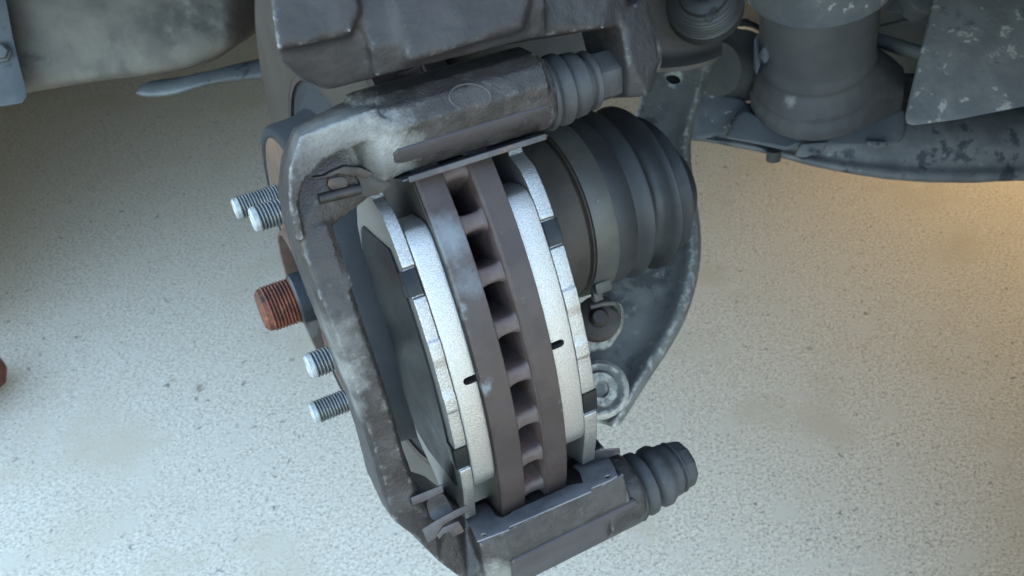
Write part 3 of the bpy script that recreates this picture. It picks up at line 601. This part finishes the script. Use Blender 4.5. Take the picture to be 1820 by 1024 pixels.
m = MB(ID); m.hull([at(1340, 70, .605), at(1352, 55, .61), at(1352, 110, .60), at(1345, 135, .60), at(1338, 120, .605), at(1345, 60, .64), at(1345, 130, .64)]); m.hull([at(1356, 85, .592), at(1366, 75, .592), at(1370, 100, .592), at(1360, 115, .592), at(1345, 100, .60), at(1360, 75, .61), at(1360, 112, .61)])
m.build('ear', M['knob'], hs, bevel=.002, seg=3)
rg = thing('spring_seat', 'dusty round seat ring cut off by the top edge, above the grey bushing housing', 'seat ring', at(1460, 0, .60))
c1 = at(1458, -42, .560)
m = MB(ID); m.lathe([(-.004, .0), (-.004, .045), (-.002, .0475), (.012, .0485), (.06, .050), (.064, .047), (.064, 0)], c1, axis=up_, seg=64, cap=False); m.build('ring', M['under'], rg, rough=.0003, rscale=60)
# crossmember
cm = thing('crossmember', 'long grey pressed steel crossmember with mottled worn paint, low on the right', 'crossmember', at(1600, 280, .66))
m = MB(ID)
xs = [1225, 1290, 1360, 1450, 1550, 1650, 1760, 1900]
top = [205, 195, 190, 190, 190, 190, 190, 185]; bot = [249, 259, 274, 300, 318, 327, 326, 318]
rows = []
for i, X in enumerate(xs):
    d = .66-.00003*(X-1225)
    rows.append([at(X, top[i]-60, d+.06), at(X, top[i], d+.01), at(X, top[i]+(bot[i]-top[i])*.35, d-.004), at(X, top[i]+(bot[i]-top[i])*.62, d-.002), at(X, top[i]+(bot[i]-top[i])*.80, d+.001), at(X, top[i]+(bot[i]-top[i])*.86, d-.004), at(X, bot[i]-3, d-.003), at(X, bot[i], d+.004), at(X, bot[i]-4, d+.06)])
m.grid(rows); m.build('beam', M['cross'], cm, sub=2, solid=.003, rough=.0006, rscale=35, ang=70)
m = MB(ID); m.slab([at(a, b, d) for a, b, d in [(1288, 246, .630), (1330, 253, .628), (1400, 269, .626), (1415, 262, .626), (1500, 258, .63), (1535, 258, .632), (1600, 256, .636), (1610, 240, .638), (1612, 195, .645), (1560, 190, .645), (1500, 212, .64), (1440, 226, .638), (1380, 224, .638), (1345, 205, .64), (1325, 195, .642), (1312, 205, .64)]], (.004, .006, -.004)); m.build('gusset_plate', M['knob'], cm, bevel=.003, seg=3, rough=.0003)
m = MB(ID); m.hull([at(1424, 255, .622), at(1470, 252, .622), at(1464, 272, .622), at(1430, 280, .622), at(1410, 278, .622), at(1424, 255, .634), at(1470, 252, .634), at(1430, 280, .634)]); m.build('lap_tab', M['cross'], cm, bevel=.0015)
m = MB(ID); m.hull([at(1538, 250, .628), at(1575, 251, .628), at(1580, 262, .628), at(1545, 264, .628), at(1538, 250, .636), at(1575, 251, .636), at(1545, 264, .636)]); m.build('lap_tab', M['cross'], cm, bevel=.0015)
m = MB(ID); m.lathe([(-.004, .0052), (.004, .0052)], at(1375, 276, .65), axis=(0, -.2, -1), seg=20); m.build('peg', M['dark'], cm)
# dark bush and dust boot left of the housing
db = thing('link_bush', 'dark ringed link bush in the shade between the strut bracket and the grey housing', 'bush', at(1310, 110, .66))
m = MB(ID); m.lathe([(-.03, .020), (-.012, .024), (-.006, .030), (0, .031), (.006, .030), (.008, .026), (.012, .026), (.016, .022), (.03, .02)], at(1312, 110, .665), axis=(.93, .3, -.2), seg=40); m.build('bush', M['dark'], db)
m = MB(ID); m.lathe([(-.0022, .0265), (-.0022, .0285), (.0022, .0285), (.0022, .0265), (-.0022, .0265)], at(1322, 116, .655), axis=(.93, .3, -.2), seg=40, cap=False); m.build('tan_ring', M['tan'], db)
m = MB(ID); hullw(m, [(1285, 75, .68), (1300, 40, .68), (1330, 30, .68), (1345, 60, .68), (1330, 85, .68), (1285, 75, .72), (1330, 30, .72), (1345, 80, .72)]); m.build('cap', M['dark'], db, bevel=.004, seg=3)
m = MB(ID); hullw(m, [(1225, 150, .67), (1265, 185, .66), (1320, 175, .66), (1345, 200, .66), (1300, 235, .65), (1240, 250, .65), (1225, 250, .66), (1225, 150, .72), (1330, 180, .72), (1300, 235, .72)]); m.build('saddle', M['under'], db, bevel=.004, seg=3)
# rods in the gap
rd = thing('steering_rod', 'slim grey steering rod in the dark gap behind the speckled plate', 'rod', at(1600, 85, .66))
m = MB(ID); m.tube([at(1540, 66, .68), at(1600, 84, .67), at(1680, 108, .66)], .0055, 16); m.build('rod', M['knob'], rd)
rd = thing('anti_roll_link', 'flat grey link end with a round eye, in the gap right of the seat ring', 'link', at(1600, 25, .68))
m = MB(ID); hullw(m, [(1560, 50, .69), (1650, 36, .68), (1655, 22, .68), (1620, 30, .69), (1560, 44, .70), (1650, 30, .70)]); hullw(m, [(1570, 22, .68), (1600, 0, .68), (1612, -20, .68), (1640, 20, .68), (1600, 24, .67), (1570, 22, .70), (1640, 20, .70), (1605, -20, .70)]); m.build('link_plate', M['knob'], rd, bevel=.003, seg=3)
m = MB(ID); m.lathe([(-.008, .013), (.008, .013), (.01, .009)], at(1636, 4, .67), axis=(-.2, -.5, .7), seg=28); m.build('eye', M['knob'], rd, bevel=.001)
# speckled plate right
mp_ = thing('splash_plate', 'flat grey speckled splash plate filling the top right corner', 'splash plate', at(1740, 100, .55))
m = MB(ID)
pl = [(1672, -120, .60), (1664, -20, .575), (1652, 40, .56), (1636, 100, .55), (1622, 160, .54), (1611, 208, .53), (1613, 219, .529), (1624, 223, .528), (1700, 213, .527), (1780, 197, .527), (1880, 178, .527), (1990, 160, .527), (1990, -120, .585)]
m.slab([at(*p) for p in pl], (.002, .003, -.002)); m.build('plate', M['mud'], mp_, bevel=.0012, rough=.0004, rscale=30)
# dark inner shield far behind
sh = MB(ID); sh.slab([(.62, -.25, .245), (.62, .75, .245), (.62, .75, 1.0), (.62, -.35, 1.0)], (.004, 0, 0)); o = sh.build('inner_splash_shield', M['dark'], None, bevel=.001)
tag(o, 'dark inner wheel-well shield seen as black gaps behind the right-hand suspension parts', 'shield')
# ------------------------------------------------------------------ left: undertray, bracket, tongue
ut = thing('sill_tray', 'mottled tan and grey dusty moulded tray at top left, behind the disc', 'undertray', at(250, 60, .75))
m = MB(ID)
X = [-120, 0, 60, 140, 220, 300, 350, 385, 412, 440, 470, 520]
bt = [190, 172, 164, 150, 138, 134, 120, 104, 92, 66, 50, 40]
dd = [.70, .70, .705, .71, .715, .72, .722, .724, .728, .75, .79, .84]
rows = []
for i, x in enumerate(X):
    b = bt[i]; d = dd[i]; r = []
    for k, off in [(-190, .04), (-110, .02), (-40, .005), (10, .002), (b*.55, 0), (b*.82, .002), (b*.95, .006), (b, .016), (b-2, .04), (b-10, .09)]:
        bul = .012*math.exp(-((x-330)/70)**2-((k-70)/40)**2)
        r.append(at(x, k, d+off-bul))
    rows.append(r)
m.grid(rows); m.build('tray_moulding', M['tray'], ut, sub=3, solid=.003, rough=.0014, rscale=26, ang=70)
bk = thing('mounting_bracket', 'flat grey mounting plate with one bolt at the left edge', 'mounting plate', at(20, 100, .68))
m = MB(ID); m.slab([at(a, b, .685+.00012*max(0, -b)) for a, b in [(-60, -80), (-2, -80), (10, 0), (22, 60), (35, 115), (46, 155), (48, 172), (40, 184), (-10, 192), (-60, 196)]], (.0, .003, 0)); m.build('plate', M['brack'], bk, bevel=.001)
m = MB(ID); m.lathe([(0, .0085), (.002, .0085), (.0022, .006), (.0065, .006), (.007, .005), (.007, 0)], at(0, 94, .683), axis=(.1, -.75, .55), seg=6, cap=False)
m.build('bolt', M['tongue'], bk, bevel=.0004)
tg = MB(ID)
rows = []
for x, y0, y1, d in [(242, 158, 168, .73), (252, 146, 173, .728), (275, 141, 175, .725), (305, 139, 172, .725), (345, 130, 160, .727), (385, 120, 149, .73), (425, 110, 144, .735), (465, 102, 141, .74), (510, 92, 134, .745)]:
    rows.append([at(x+8, y0, d+.02), at(x, y0+2, d+.006), at(x, y0*.6+y1*.4, d), at(x, y1-4, d-.002), at(x, y1, d+.003), at(x, y1-2, d+.015)])
tg.grid(rows); o = tg.build('metal_tongue', M['tongue'], None, sub=2, solid=.003, rough=.0003, rscale=60, ang=70)
tag(o, 'pale galvanised metal tongue sticking out under the mottled tray', 'metal strip')
# red-brown thing at the left edge
m = MB(ID); q = at(-56, 674, z=.03)
m.lathe([(-.035, 0), (-.033, .014), (-.024, .024), (0, .028), (.04, .03), (.1, .03), (.105, 0)], q, axis=(-.9, -.5, .05), seg=32, cap=False)
o = m.build('brown_object', M['brown'], None); tag(o, 'blurred red-brown rounded thing just poking in at the left edge', 'object')
